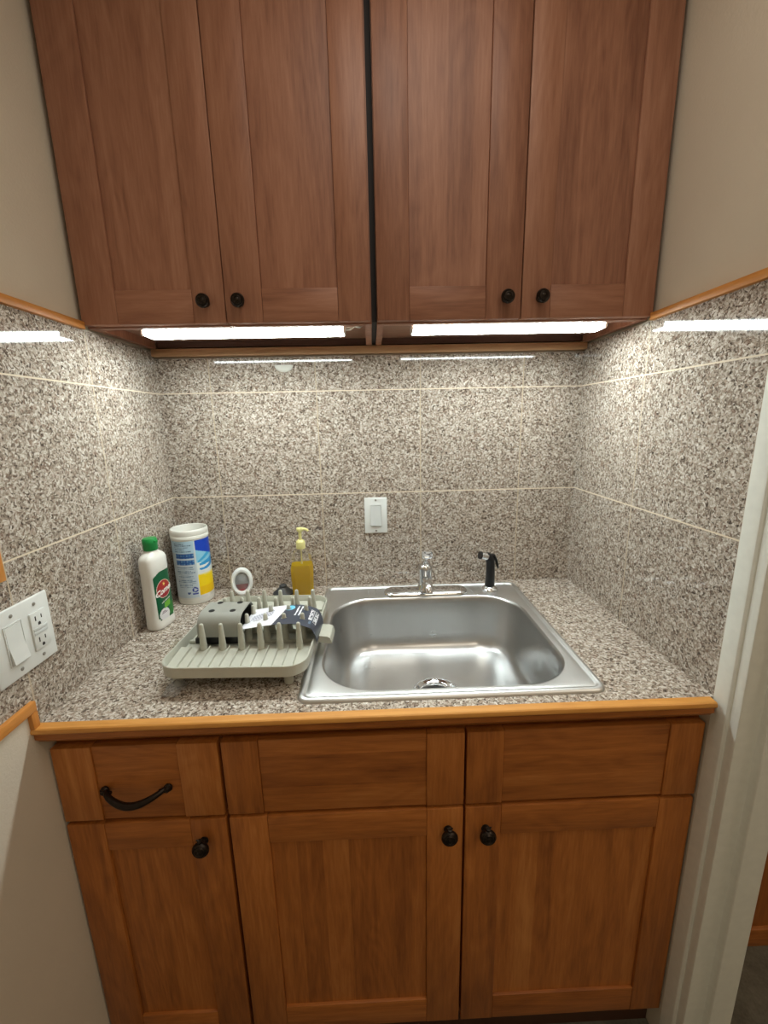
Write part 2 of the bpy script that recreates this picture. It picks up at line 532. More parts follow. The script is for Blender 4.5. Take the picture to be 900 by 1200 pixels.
def knob(parent, x, y, z, R=0.0165, tie=True):
    """dark oval knob on a small tied stem, standing off the door"""
    A = Matrix.Rotation(PI / 2, 3, 'X')   # local z -> -y
    mb = MB()
    mb.lathe([(0.007, -0.001), (0.0085, 0.002), (0.0055, 0.004), (0.005, 0.012), (0.009, 0.014), (R * 0.92, 0.0165), (R, 0.020), (R * 0.97, 0.023),
              (R * 0.80, 0.0262), (R * 0.72, 0.0255), (R * 0.62, 0.0275), (R * 0.42, 0.0282), (R * 0.36, 0.0272), (R * 0.2, 0.0285), (0.0006, 0.029)], (x, y, z), 28, A)
    # leaf-like tie above the knob
    if not tie: return mb.build('knob', M['bronze'], parent)
    mb.tube([(x, y - 0.018, z + R * 0.8), (x, y - 0.02, z + R * 1.15), (x, y - 0.021, z + R * 1.3)], [0.005, 0.0036, 0.0042], 10)
    mb.tube([(x, y - 0.02, z + R * 1.2), (x + 0.006, y - 0.02, z + R * 1.42)], [0.0028, 0.0012], 8)
    mb.tube([(x, y - 0.02, z + R * 1.2), (x - 0.006, y - 0.02, z + R * 1.42)], [0.0028, 0.0012], 8)
    return mb.build('knob', M['bronze'], parent)


# ------------------------------------------------------------------ lower cabinets
YF = -0.597          # door faces
YB = -0.577          # face frame
DOOR_Z = (0.100, 0.6815)
DRW_Z = (0.6905, 0.853)


def lower_case(t, x0, x1, mid=False):
    mb = MB()
    mb.mi = 0
    mb.box(x0, x0 + 0.018, YB + 0.001, -0.012, 0.09, 0.875)
    mb.box(x1 - 0.018, x1, YB + 0.001, -0.012, 0.09, 0.875)
    mb.box(x0 + 0.018, x1 - 0.018, -0.03, -0.012, 0.09, 0.60)
    mb.mi = 1
    mb.box(x0 + 0.018, x1 - 0.018, YB + 0.001, -0.03, 0.09, 0.108)
    mb.box(x0, x1, YB, YB + 0.02, 0.845, 0.8795, 0.001)
    mb.box(x0 + 0.03, x1 - 0.03, YB, YB + 0.02, 0.672, 0.70)
    mb.mi = 0
    mb.box(x0, x0 + 0.038, YB - 0.0004, YB + 0.02, 0.09, 0.8455, 0.0008)
    mb.box(x1 - 0.038, x1, YB - 0.0004, YB + 0.02, 0.09, 0.8455, 0.0008)
    if mid: mb.box(0.755, 0.795, YB - 0.0004, YB + 0.02, 0.09, 0.8455, 0.0008)
    mb.build('carcass', [M['wood_v'], M['wood_h']], t)
    MB().box(x0, x1, -0.562, -0.545, 0.0, 0.0895).build('toe_kick', M['kick'], t)


t1 = thing('base_cabinet', (0.155, -0.3, 0), 'narrow alder base cabinet with a pulled drawer over one door, at the left wall', 'cabinet')
lower_case(t1, 0.0015, 0.3105)
dr = shaker(t1, 0.004, 0.3075, DRW_Z[0], DRW_Z[1], YF, (0.072, 0.075), (0, 0), 'drawer', name='drawer', hor=True, rec=0.0025)
# drawer pull: bowed bar between two flared feet
mb = MB()
xa, xb, zz = 0.090, 0.208, 0.760
pts, rad = [], []
for i in range(25):
    u = i / 24; x = xa + 0.006 + (xb - xa - 0.012) * u
    bow = math.sin(PI * u)
    pts.append((x, YF - 0.006 - 0.022 * bow ** 0.6, zz + 0.001 - 0.012 * bow ** 1.3)); rad.append(0.0050 + 0.0018 * bow)
mb.tube(pts, rad, 12)
for x, sgn in ((xa, -1), (xb, 1)):
    mb.lathe([(0.0075, -0.0012), (0.0082, 0.002), (0.0055, 0.006), (0.0045, 0.009), (0.0005, 0.0105)], (x, YF, zz), 18, Matrix.Rotation(PI / 2, 3, 'X'))
    mb.tube([(x - sgn * -0.006, YF - 0.003, zz + 0.004), (x, YF - 0.004, zz), (x - sgn * 0.014, YF - 0.008, zz - 0.001)], [0.003, 0.006, 0.0042], 10)
mb.build('handle', M['bronze'], dr)
d1 = shaker(t1, 0.004, 0.3075, DOOR_Z[0], DOOR_Z[1], YF, (0.070, 0.069), (0.066, 0.064), 'door')
knob(d1, 0.262, YF, 0.634)

t2 = thing('sink_cabinet', (0.775, -0.3, 0), 'wide two door alder cabinet under the steel sink', 'cabinet')
lower_case(t2, 0.3112, W - 0.0015, True)
shaker(t2, 0.3145, 0.772, DRW_Z[0], DRW_Z[1], YF, (0.068, 0.072), (0, 0), 'drawer', name='false_drawer_front', hor=True, rec=0.0025)
shaker(t2, 0.777, 1.2345, DRW_Z[0], DRW_Z[1], YF, (0.071, 0.066), (0, 0), 'drawer', name='false_drawer_front', hor=True, rec=0.0025)
d2 = shaker(t2, 0.3145, 0.772, DOOR_Z[0], DOOR_Z[1], YF, (0.073, 0.072), (0.068, 0.064), 'door')
knob(d2, 0.742, YF, 0.634)
d3 = shaker(t2, 0.777, 1.2345, DOOR_Z[0], DOOR_Z[1], YF, (0.071, 0.068), (0.068, 0.068), 'door')
knob(d3, 0.817, YF, 0.632)

# ------------------------------------------------------------------ counter
ct = thing('countertop', (W / 2, -0.3, H), 'speckled granite counter with an orange wooden front edge', 'countertop')
mb = MB()
hx0, hx1, hy0, hy1 = 0.475, 1.035, -0.562, -0.10
zb = 0.880
mb.box(0.0008, hx0, -0.602, -0.0008, zb, H)
mb.box(hx1, W - 0.0008, -0.602, -0.0008, zb, H)
mb.box(hx0, hx1, hy1, -0.0008, zb, H)
mb.box(hx0, hx1, -0.602, hy0, zb, H)
mb.build('slab', M['granite_top'], ct, smooth=False)
pr = [(-0.6022, H - 0.010), (-0.6022, H + 0.0005), (-0.618, H + 0.0005), (-0.6205, H - 0.001), (-0.622, H - 0.004), (-0.622, H - 0.008), (-0.6205, H - 0.010)]
et = MB().prism(pr, 'x', 0.0, W - 0.010).build('edge_trim', M['trim_x'], ct, angle=30)
pr = [(-0.6022, 0.8805), (-0.6022, H - 0.0102), (-0.6185, H - 0.0102), (-0.6185, H - 0.0125), (-0.6165, H - 0.0145), (-0.6165, H - 0.024), (-0.612, H - 0.0285), (-0.6085, H - 0.0335)]
MB().prism(pr, 'x', 0.0, W - 0.010).build('moulding', M['wood_h'], et, angle=30)

# ------------------------------------------------------------------ sink
sk = thing('kitchen_sink', (0.755, -0.305, H), 'square drop-in stainless steel sink with one deep bowl', 'sink')
mb = MB()
X0, X1, Y0, Y1 = 0.455, 1.053, -0.580, -0.028
BX0, BX1, BY0, BY1 = 0.489, 1.019, -0.551, -0.118
lo = []
lo.append(rrect(X0, X1, Y0, Y1, 0.024, H + 0.0004))
for ins, z in ((0.001, 0.0032), (0.0035, 0.0062), (0.0080, 0.0074), (0.0120, 0.0068), (0.0140, 0.0034), (0.0165, 0.0028), (0.0195, 0.0040)):
    lo.append(rrect(X0 + ins, X1 - ins, Y0 + ins, Y1 - ins, max(0.024 - ins * 0.7, 0.012), H + z))
n_deck = len(lo)
rb = 0.112
for ins, z in ((-0.004, 0.0042), (0.0, 0.0036), (0.0032, 0.0012), (0.0052, -0.004), (0.0068, -0.016), (0.0125, -0.06), (0.0185, -0.105), (0.025, -0.130), (0.035, -0.147), (0.050, -0.1545), (0.075, -0.157)):
    lo.append(rrect(BX0 + ins, BX1 - ins, BY0 + ins, BY1 - ins, max(rb - ins * 0.55, 0.03), H + z))
# bottom to the drain
dcx, dcy, dr_ = 0.758, -0.338, 0.060
last = lo[-1]


def circ(r, z):
    out = []
    for p in last:
        a = math.atan2(p.y - dcy, p.x - dcx); out.append(Vector((dcx + r * math.cos(a), dcy + r * math.sin(a), H + z)))
    return out


for k in (0.35, 0.7):
    c = circ(dr_, -0.159); lo.append([p.lerp(q, k) for p, q in zip(last, c)])
lo.append(circ(dr_, -0.1595))
mb.mi = 0; mb.loft(lo[n_deck + 1:], True, False, False)
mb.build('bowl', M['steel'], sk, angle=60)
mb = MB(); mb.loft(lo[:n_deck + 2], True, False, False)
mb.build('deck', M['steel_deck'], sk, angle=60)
mb = MB()
mb.lathe([(0.0605, -0.1600), (0.0600, -0.1580), (0.0575, -0.1572), (0.0530, -0.1582), (0.0500, -0.1605), (0.0455, -0.1610), (0.0430, -0.1640), (0.0415, -0.176)], (dcx, dcy, H), 40, cap=False)
mb.build('drain_ring', M['chrome'], sk, angle=60)
mb = MB()
mb.lathe([(0.0414, -0.182), (0.0414, -0.1745), (0.020, -0.177), (0.004, -0.174), (0.003, -0.168), (0.0005, -0.167)], (dcx, dcy, H), 32)
mb.build('strainer', M['black_hole'], sk)
for x, y0, y1 in ((0.612, -0.098, -0.055), (0.905, -0.115, -0.062), (0.592, -0.098, -0.062)):
    mb = MB(); zz = H + 0.0046
    mb.tube([(x, y0, zz), (x - 0.001, (y0 + y1) / 2, zz + 0.0008), (x - 0.003, y1, zz)], [0.0015, 0.0022, 0.0015], 8)
    mb.build('deck_ridge', M['steel_deck'], sk)

# ------------------------------------------------------------------ faucet
fx, fy, fz = 0.762, -0.085, H + 0.0047
fa = thing('faucet', (fx, fy, fz), 'chrome single lever faucet on an oval plate behind the bowl', 'faucet')
mb = MB()
lp = []
for k, (ins, z) in enumerate(((0, 0), (0.0005, 0.004), (0.003, 0.0075), (0.008, 0.0105), (0.016, 0.012), (0.026, 0.0125))):
    lp.append(rrect(fx - 0.128 + ins, fx + 0.128 - ins, fy - 0.034 + ins, fy + 0.030 - ins, 0.031 - ins, fz + z))
mb.loft(lp, True, True, True)
mb.build('base_plate', M['chrome'], fa, angle=60)
mb = MB()
mb.lathe([(0.026, 0.011), (0.0245, 0.016), (0.0205, 0.024), (0.0200, 0.050), (0.0205, 0.070), (0.0215, 0.076), (0.0205, 0.082), (0.0155, 0.089), (0.009, 0.092), (0.0006, 0.093)], (fx, fy, fz), 36)
mb.build('body', M['chrome'], fa, angle=60)
mb = MB()
mb.tube([(fx, fy - 0.008, fz + 0.040), (fx - 0.001, fy - 0.035, fz + 0.050), (fx - 0.003, fy - 0.075, fz + 0.062), (fx - 0.005, fy - 0.105, fz + 0.066), (fx - 0.006, fy - 0.122, fz + 0.062), (fx - 0.0063, fy - 0.129, fz + 0.050)],
        [0.0125, 0.0125, 0.012, 0.012, 0.012, 0.0115], 20)
mb.build('spout', M['chrome'], fa, angle=60)
mb = MB()
mb.tube([(fx + 0.001, fy + 0.002, fz + 0.088), (fx + 0.002, fy - 0.003, fz + 0.100), (fx + 0.003, fy - 0.010, fz + 0.112), (fx + 0.003, fy - 0.016, fz + 0.119)], [0.0105, 0.0075, 0.0060, 0.0060], 16)
# framed tip facing forward
lx, ly, lz = fx + 0.003, fy - 0.020, fz + 0.1245
def tip(hw, hh, dy): return [Vector((lx + p.x, ly + dy + p.y * -0.25, lz + p.y)) for p in rrect(-hw, hw, -hh, hh, min(hw, hh) * 0.45, 0, 5, 2)]
mb.loft([tip(0.0120, 0.0085, 0.008), tip(0.0155, 0.0118, 0.004), tip(0.0165, 0.0125, -0.002), tip(0.0150, 0.0110, -0.0055), tip(0.0112, 0.0072, -0.0050), tip(0.0105, 0.0066, -0.0015), tip(0.0070, 0.0040, -0.0008)])
mb.build('lever', M['chrome'], fa, angle=50)

# ------------------------------------------------------------------ side sprayer
sx, sy = 0.960, -0.082
sp = thing('side_sprayer', (sx, sy, fz), 'black pull-out sprayer in a chrome collar right of the faucet', 'sprayer')
mb = MB(); mb.lathe([(0.0255, -0.0005), (0.0255, 0.003), (0.0235, 0.006), (0.0180, 0.010), (0.0150, 0.013)], (sx, sy, fz), 28)
mb.build('collar', M['chrome'], sp, angle=60)
mb = MB()
mb.tube([(sx, sy, fz + 0.008), (sx + 0.0005, sy, fz + 0.03), (sx + 0.001, sy, fz + 0.06), (sx + 0.0005, sy, fz + 0.083), (sx - 0.0015, sy, fz + 0.096), (sx - 0.007, sy, fz + 0.1055), (sx - 0.014, sy, fz + 0.109)],
        [0.0150, 0.0142, 0.0134, 0.0132, 0.0138, 0.0136, 0.0122], 20)
mb.build('handle', M['black_plastic'], sp, angle=60)
mb = MB()
mb.tube([(sx - 0.006, sy - 0.001, fz + 0.1052), (sx - 0.031, sy - 0.005, fz + 0.1120)], [0.0118, 0.0112], 20)
mb.build('nozzle_sleeve', M['chrome'], sp, angle=60)
mb = MB(); mb.tube([(sx - 0.0305, sy - 0.005, fz + 0.1119), (sx - 0.035, sy - 0.006, fz + 0.1130)], [0.0122, 0.0114], 20)
mb.build('spray_face', M['black_plastic'], sp)
mb = MB(); mb.tube([(sx - 0.004, sy, fz + 0.113), (sx + 0.009, sy, fz + 0.109), (sx + 0.017, sy, fz + 0.095), (sx + 0.022, sy, fz + 0.078), (sx + 0.0245, sy, fz + 0.068)], [0.005, 0.0075, 0.0064, 0.005, 0.003], 12, sq=(1.0, 0.7))
mb.build('trigger', M['black_plastic'], sp)

# ------------------------------------------------------------------ upper cabinets
YU = -0.301
ZU0, ZU1 = 1.643, 2.40


def upper(label, x0, x1, splits, kn, panel):
    t = thing('wall_cabinet', ((x0 + x1) / 2, -0.15, 1.64), label, 'cabinet', None)
    mb = MB(); mb.mi = 0
    mb.box(x0, x0 + 0.0155, YU + 0.020, -0.0205, 1.640, ZU1)
    mb.box(x1 - 0.0155, x1, YU + 0.020, -0.0205, 1.640, ZU1)
    mb.mi = 1
    mb.box(x0 + 0.0155, x1 - 0.0155, YU + 0.020, YU + 0.040, 1.640, 1.675, 0.0008)
    mb.box(x0 + 0.0155, x1 - 0.0155, YU + 0.022, -0.002, ZU1 - 0.018, ZU1)
    mb.mi = 2
    mb.box(x0 + 0.0155, x1 - 0.0155, YU + 0.040, -0.012, 1.660, 1.675)
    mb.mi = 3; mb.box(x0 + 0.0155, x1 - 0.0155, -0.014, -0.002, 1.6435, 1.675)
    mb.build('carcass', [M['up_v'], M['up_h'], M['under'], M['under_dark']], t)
    for (a, b, st), kx in zip(splits, kn):
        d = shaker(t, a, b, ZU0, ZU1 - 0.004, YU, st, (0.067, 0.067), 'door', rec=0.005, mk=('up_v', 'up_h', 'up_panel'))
        knob(d, kx, YU, 1.6825, 0.0145, False)
    return t


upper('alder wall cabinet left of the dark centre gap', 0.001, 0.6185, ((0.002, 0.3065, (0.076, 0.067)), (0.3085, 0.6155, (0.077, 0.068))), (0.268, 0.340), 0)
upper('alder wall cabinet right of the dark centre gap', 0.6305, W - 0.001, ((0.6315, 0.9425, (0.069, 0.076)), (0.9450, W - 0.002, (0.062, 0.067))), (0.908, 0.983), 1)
struct(MB().box(0.6190, 0.6300, YU + 0.024, -0.002, 1.645, ZU1).build('gap_shade_strip', M['gap_shade']))  # dark strip set between the cabinets, standing in for shade in the gap


struct(MB().box(0.001, W - 0.001, -0.020, 0.0095, 1.6205, 1.6400, 0.001).build('trim_10', M['rail']))


# ------------------------------------------------------------------ LED bars
def led(x0, x1, label, plug):
    y0, y1, z0, z1 = -0.236, -0.186, 1.634, 1.6598
    t = thing('under_cabinet_light', ((x0 + x1) / 2, (y0 + y1) / 2, 1.66), label, 'light')
    mb = MB(); mb.box(x0 + 0.0042, x1 - 0.0042, y0 + 0.004, y1, 1.650, z1, 0.0005); mb.box(x0 + 0.0042, x1 - 0.0042, y1 - 0.003, y1, z0 - 0.0012, 1.6505)
    mb.build('housing', M['white_plastic'], t, smooth=False)
    mb = MB()
    prof = [(y0, 1.6498), (y0, 1.642), (y0 + 0.004, 1.637), (y0 + 0.012, z0), (y1 - 0.0035, z0), (y1 - 0.0035, 1.6498)]
    mb.prism(prof, 'x', x0 + 0.004, x1 - 0.004)
    mb.build('lens', M['led'], t)
    for a in (x0, x1 - 0.004):
        MB().box(a, a + 0.004, y0 - 0.0005, y1 + 0.0005, z0 - 0.0005, 1.6495, 0.001).build('end_cap', M['white_plastic'], t)
    if plug == 'cord':
        mb = MB(); mb.tube([(x1 - 0.001, -0.212, 1.645), (x1 + 0.012, -0.213, 1.646), (x1 + 0.022, -0.214, 1.652), (x1 + 0.034, -0.215, 1.649), (x1 + 0.044, -0.214, 1.656)], [0.004, 0.0045, 0.0035, 0.004, 0.003], 10)
        mb.build('cord', M['white_plastic'], t)
    else:
        mb = MB(); mb.lathe([(0.006, -0.001), (0.0065, 0.006), (0.005, 0.011), (0.0005, 0.012)], (x1, -0.215, 1.646), 16, Matrix.Rotation(PI / 2, 3, 'Y'))
        mb.build('plug', M['white_plastic'], t)
    return t


led(0.090, 0.556, 'bright white light bar under the left wall cabinet', 'cord')
led(0.712, 1.172, 'bright white light bar under the right wall cabinet', 'plug')


# ------------------------------------------------------------------ plates on the walls
def rocker(mb_parent, x0, x1, z0, z1, y, tilt=0.003):
    """rocker in local XZ, proud of y (towards -y)"""
    mb = MB()
    zm = (z0 + z1) / 2
    a = 0.0012
    pts = [(y + 0.001, z0), (y - a - tilt, z0 + 0.001), (y - a, zm), (y - a, z1 - 0.001), (y + 0.001, z1)]
    mb.prism(pts, 'x', x0, x1)
    return mb


# back wall switch, local frame: x right, z up, y = 0 at the wall face
ls = thing('light_switch', (0.618, 0.0, 1.1435), 'white rocker switch on the granite wall above the faucet', 'switch')
MB().box(-0.0350, 0.0350, -0.0055, -0.0002, -0.0565, 0.0565, 0.0022, 3).build('plate', M['white_plastic'], ls, local=True)
fr = MB()
for a in ((-0.0185, -0.0168, -0.035, 0.035), (0.0168, 0.0185, -0.035, 0.035)):
    fr.box(a[0], a[1], -0.0072, -0.0054, a[2], a[3], 0.0004)
fr.box(-0.0168, 0.0168, -0.0072, -0.0054, 0.0332, 0.035, 0.0004); fr.box(-0.0168, 0.0168, -0.0072, -0.0054, -0.035, -0.0332, 0.0004)
fr.build('rocker_frame', M['white_plastic'], ls, local=True)
rocker(None, -0.0160, 0.0160, -0.0325, 0.0325, -0.0056, 0.0035).build('rocker', M['white_plastic2'], ls, local=True, angle=10)
for z in (-0.0485, 0.0485):
    mb = MB(); mb.lathe([(0.0030, -0.0002), (0.0030, 0.0009), (0.0022, 0.0014), (0.0004, 0.0015)], (0, -0.0055, z), 14, Matrix.Rotation(PI / 2, 3, 'X'))
    mb.build('screw', M['screw'], ls, local=True)

# left wall plate: local -y faces +x in the room
lw = thing('wall_plate', (0.0, -0.5965, 1.0790), 'white double plate with a rocker switch and an outlet on the left wall', 'outlet', rot=PI / 2)
# local x -> world y, local -y -> world +x
MB().box(-0.0640, 0.0615, -0.0060, -0.0002, -0.0620, 0.0620, 0.0024, 3).build('plate', M['white_plastic'], lw, local=True)
cx = -0.0200
fr = MB()
for a in ((cx - 0.0183, cx - 0.0166), (cx + 0.0166, cx + 0.0183)):
    fr.box(a[0], a[1], -0.0076, -0.0058, -0.036, 0.036, 0.0004)
fr.box(cx - 0.0166, cx + 0.0166, -0.0076, -0.0058, 0.0343, 0.036, 0.0004); fr.box(cx - 0.0166, cx + 0.0166, -0.0076, -0.0058, -0.036, -0.0343, 0.0004)
fr.build('rocker_frame', M['white_plastic'], lw, local=True)
rocker(None, cx - 0.0155, cx + 0.0155, -0.0335, 0.0335, -0.006, 0.0055).build('rocker', M['white_plastic'], lw, local=True, angle=10)
ox = 0.0300
ob = MB().box(ox - 0.0168, ox + 0.0168, -0.0090, -0.0058, -0.0345, 0.0345, 0.0010).build('outlet', M['white_plastic'], lw, local=True)
for zc in (0.0195, -0.0205):
    mb = MB()
    mb.box(ox - 0.0080, ox - 0.0058, -0.0093, -0.0088, zc - 0.001, zc + 0.0075)
    mb.box(ox + 0.0052, ox + 0.0072, -0.0093, -0.0088, zc + 0.0, zc + 0.007)
    mb.lathe([(0.0028, 0), (0.0028, 0.0004)], (ox - 0.0002, -0.0089, zc - 0.0075), 12, Matrix.Rotation(PI / 2, 3, 'X'))
    mb.box(ox - 0.003, ox + 0.0026, -0.0093, -0.0088, zc - 0.0105, zc - 0.0078)
    mb.build('slots', M['slot'], ob, local=True, smooth=False)
for zc, sgn in ((0.0030, 1), (-0.0040, 1)):
    MB().box(ox - 0.0150, ox + 0.0150, -0.0099, -0.0088, zc - 0.0029, zc + 0.0029, 0.0005).build('test_button', M['white_plastic2'], ob, local=True)
for x in (cx + 0.001, ox - 0.001):
    for z in (-0.0485, 0.0485):
        mb = MB(); mb.lathe([(0.0032, -0.0002), (0.0032, 0.0008), (0.0024, 0.0014), (0.0004, 0.0015)], (x, -0.0060, z), 14, Matrix.Rotation(PI / 2, 3, 'X'))
        mb.build('screw', M['screw'], lw, local=True)

# half-round patch under the cabinet
mb = MB()
lp = []
for k in range(7):
    a = PI / 2 * k / 6
    s_ = math.cos(a); d_ = 0.007 * math.sin(a) + 0.0003
    pts = []
    for i in range(21):
        b = PI + PI * i / 20
        pts.append((0.364 + 0.027 * max(s_, 0.02) * math.cos(b), -d_, 1.594 + 0.020 * max(s_, 0.02) * math.sin(b)))
    lp.append(pts)
mb.loft(lp, True, True, True)
tag(mb.build('putty_patch', M['white_paint'], angle=60), 'small half-round white blob stuck high on the granite back wall', 'blob')

# ------------------------------------------------------------------ painted grids for labels
PAL = {}


def pal(r, g, b, rough=0.35):
    k = (r, g, b)
    if k not in PAL: PAL[k] = plain('ink_%d_%d_%d' % k, rgb(r, g, b), rough, var=0.02)
    return PAL[k]


def grid_patch(nu, nv, pos, paint, name, parent):
    """nu x nv faces; pos(u,v) -> point; paint(u,v) -> (r,g,b) or None to leave the face out"""
    bm = bmesh.new(); vs = {}
    mats = []; idx = {}

    def V(i, j):
        if (i, j) not in vs: vs[(i, j)] = bm.verts.new(pos(i / nu, j / nv))
        return vs[(i, j)]
    for i in range(nu):
        for j in range(nv):
            c = paint((i + 0.5) / nu, (j + 0.5) / nv)
            if c is None: continue
            if c not in idx:
                idx[c] = len(mats); mats.append(pal(*c))
            f = bm.faces.new((V(i, j), V(i + 1, j), V(i + 1, j + 1), V(i, j + 1))); f.material_index = idx[c]; f.smooth = True
    me = bpy.data.meshes.new(name); bm.to_mesh(me); bm.free()
    for m in mats: me.materials.append(m)
    o = bpy.data.objects.new(name, me); COL.objects.link(o); o.parent = parent; OFF[o] = Vector((0, 0, 0))
    return o


def lettering(txt, size, shear=0.0):
    """flat glyph outlines -> list of triangles in 2-D, centred"""
    cu = bpy.data.curves.new('glyphs', 'FONT'); cu.body = txt; cu.size = size; cu.shear = shear; cu.offset = size * 0.035
    cu.align_x = 'CENTER'; cu.align_y = 'CENTER'; cu.resolution_u = 4
    o = bpy.data.objects.new('glyphs', cu); COL.objects.link(o)
    dg = bpy.context.evaluated_depsgraph_get(); dg.update()
    me = bpy.data.meshes.new_from_object(o.evaluated_get(dg))
    vs = [(v.co.x, v.co.y) for v in me.vertices]; fs = [tuple(p.vertices) for p in me.polygons]
    bpy.data.objects.remove(o); bpy.data.curves.remove(cu); bpy.data.meshes.remove(me)
    return vs, fs


def glyph_mesh(name, txt, size, fn, mat, parent, shear=0.0):
    vs, fs = lettering(txt, size, shear)
    me = bpy.data.meshes.new(name); me.from_pydata([fn(a, b) for a, b in vs], [], fs); me.materials.append(mat)
    o = bpy.data.objects.new(name, me); COL.objects.link(o); o.parent = parent; OFF[o] = Vector((0, 0, 0))
    return o


# ------------------------------------------------------------------ cleaner bottle (local -y is the label side)
cb = thing('cleaner_bottle', (0.041, -0.236, H), 'white cleanser bottle with green cap and green label by the left wall', 'bottle', rot=math.radians(78))
BW, BD = 0.0365, 0.0235


def supere(wx, wy, z, n=40, e=3.2):
    out = []
    for i in range(n):
        a = 2 * PI * i / n
        c, s_ = math.cos(a), math.sin(a)
        out.append(Vector((wx * abs(c) ** (2 / e) * (1 if c >= 0 else -1), wy * abs(s_) ** (2 / e) * (1 if s_ >= 0 else -1), z)))
    return out


mb = MB(); lp = []
for z, a, b, e in ((0.0, 0.90, 0.86, 3.2), (0.003, 0.98, 0.97, 3.2), (0.008, 1.0, 1.0, 3.2), (0.020, 1.0, 1.0, 3.2), (0.024, 0.985, 0.95, 3.4), (0.09, 0.96, 0.93, 3.4), (0.150, 0.94, 0.90, 3.4), (0.158, 0.96, 0.97, 3.2),
                   (0.184, 0.95, 0.96, 3.2), (0.191, 0.91, 0.90, 3.0), (0.197, 0.78, 0.80, 2.8), (0.202, 0.58, 0.72, 2.5), (0.206, 0.43, 0.63, 2.2), (0.210, 0.41, 0.61, 2.0)):
    lp.append(supere(BW * a, BD * b, z, 48, e))
mb.loft(lp, True, True, True)
mb.build('bottle_body', M['bottle_white'], cb, local=True, angle=60)
mb = MB(); prof = []
mb.lathe([(0.0162, 0.2085), (0.0172, 0.210), (0.0172, 0.225), (0.0177, 0.226), (0.0177, 0.229), (0.0170, 0.2365), (0.0152, 0.2395), (0.0005, 0.240)], (0, 0, 0), 32)
mb.box(-0.006, 0.006, -0.019, -0.012, 0.229, 0.2345, 0.001)
mb.build('cap', M['green'], cb, local=True, angle=40)


def on_bottle(x, z, lift=0.0006):
    """point of the label face at width x, height z"""
    k = 0.95 - 0.05 * z / 0.15
    wx = BW * (0.985 - 0.055 * (z - 0.024) / 0.126); wy = BD * (0.95 - 0.05 * (z - 0.024) / 0.126)
    q = min(abs(x) / wx, 0.999)
    y = wy * (1 - q ** 3.4) ** (1 / 3.4)
    return Vector((x, -y - lift, z))


def comet_paint(u, v):
    x = (u - 0.5) * 2; y = v
    # rounded label outline: arched top-left, round bottom corners
    top = 0.99 - 0.10 * (max(0, -x)) ** 2.0
    if y > top: return None
    if y < 0.05 and abs(x) > 0.85: return None
    # badge
    bx, by = (x + 0.02) / 0.80, (y - 0.615) / 0.175
    rr = bx * bx + by * by
    if rr < 1: return (168, 44, 44) if by > -0.35 + 0.3 * bx else (150, 30, 44)
    if rr < 1.14: return (226, 205, 190)
    if y > 0.62 and 0 < x + (y - 0.6) * 0.1 and False: return (20, 110, 60)
    # text line
    # sponge
    if 0.215 < y - 0.05 * x < 0.335 and -0.22 < x - 0.4 * (y - 0.27) < 0.52: return (110, 182, 52)
    # white cloud at the bottom left
    if ((x + 0.30) / 0.60) ** 2 + ((y - 0.10) / 0.125) ** 2 < 1: return (226, 226, 230)
    if y < 0.20 and -0.75 < x < 0.2 and y < 0.13: return (226, 226, 230)
    if 0.03 < y < 0.30 and x > 0.3: return (34, 120, 48)
    return (10, 92, 58)


LZ0, LZ1 = 0.025, 0.155
lab = grid_patch(60, 90, lambda u, v: on_bottle((u - 0.5) * 2 * 0.0285, LZ0 + (LZ1 - LZ0) * v), comet_paint, 'front_label', cb)
glyph_mesh('lettering', 'Comet', 0.0205, lambda a, b: on_bottle(a - 0.001, 0.1005 + b + a * 0.22, 0.0011), pal(244, 240, 236), lab, 0.25)
glyph_mesh('lettering', 'soft cleanser', 0.0062, lambda a, b: on_bottle(a + 0.001, 0.0735 + b + a * 0.24, 0.0011), pal(214, 226, 216), lab)
# star above the name
me = bpy.data.meshes.new('star'); vs = []
for i in range(10):
    r = 0.0066 if i % 2 == 0 else 0.0026
    a = PI / 2 + PI * i / 5 - 0.35
    vs.append(on_bottle(0.0005 + r * math.cos(a) * 0.8, 0.1175 + r * math.sin(a), 0.0012))
me.from_pydata(vs, [], [tuple(range(10))]); me.materials.append(pal(248, 214, 120))
so = bpy.data.objects.new('star', me); COL.objects.link(so); so.parent = lab
# small lines of print on the white cloud
me = bpy.data.meshes.new('small_print'); vs, fs = [], []
for k, (z, a, b) in enumerate(((0.0445, -0.017, -0.006), (0.0405, -0.019, 0.000))):
    n0 = len(vs)
    for x, dz in ((a, 0), (b, 0.0015), (b, 0.0033), (a, 0.0018)): vs.append(on_bottle(x, z + dz, 0.0011))
    fs.append((n0, n0 + 1, n0 + 2, n0 + 3))
me.from_pydata(vs, [], fs); me.materials.append(pal(92, 60, 96))
so = bpy.data.objects.new('small_print', me); COL.objects.link(so); so.parent = lab

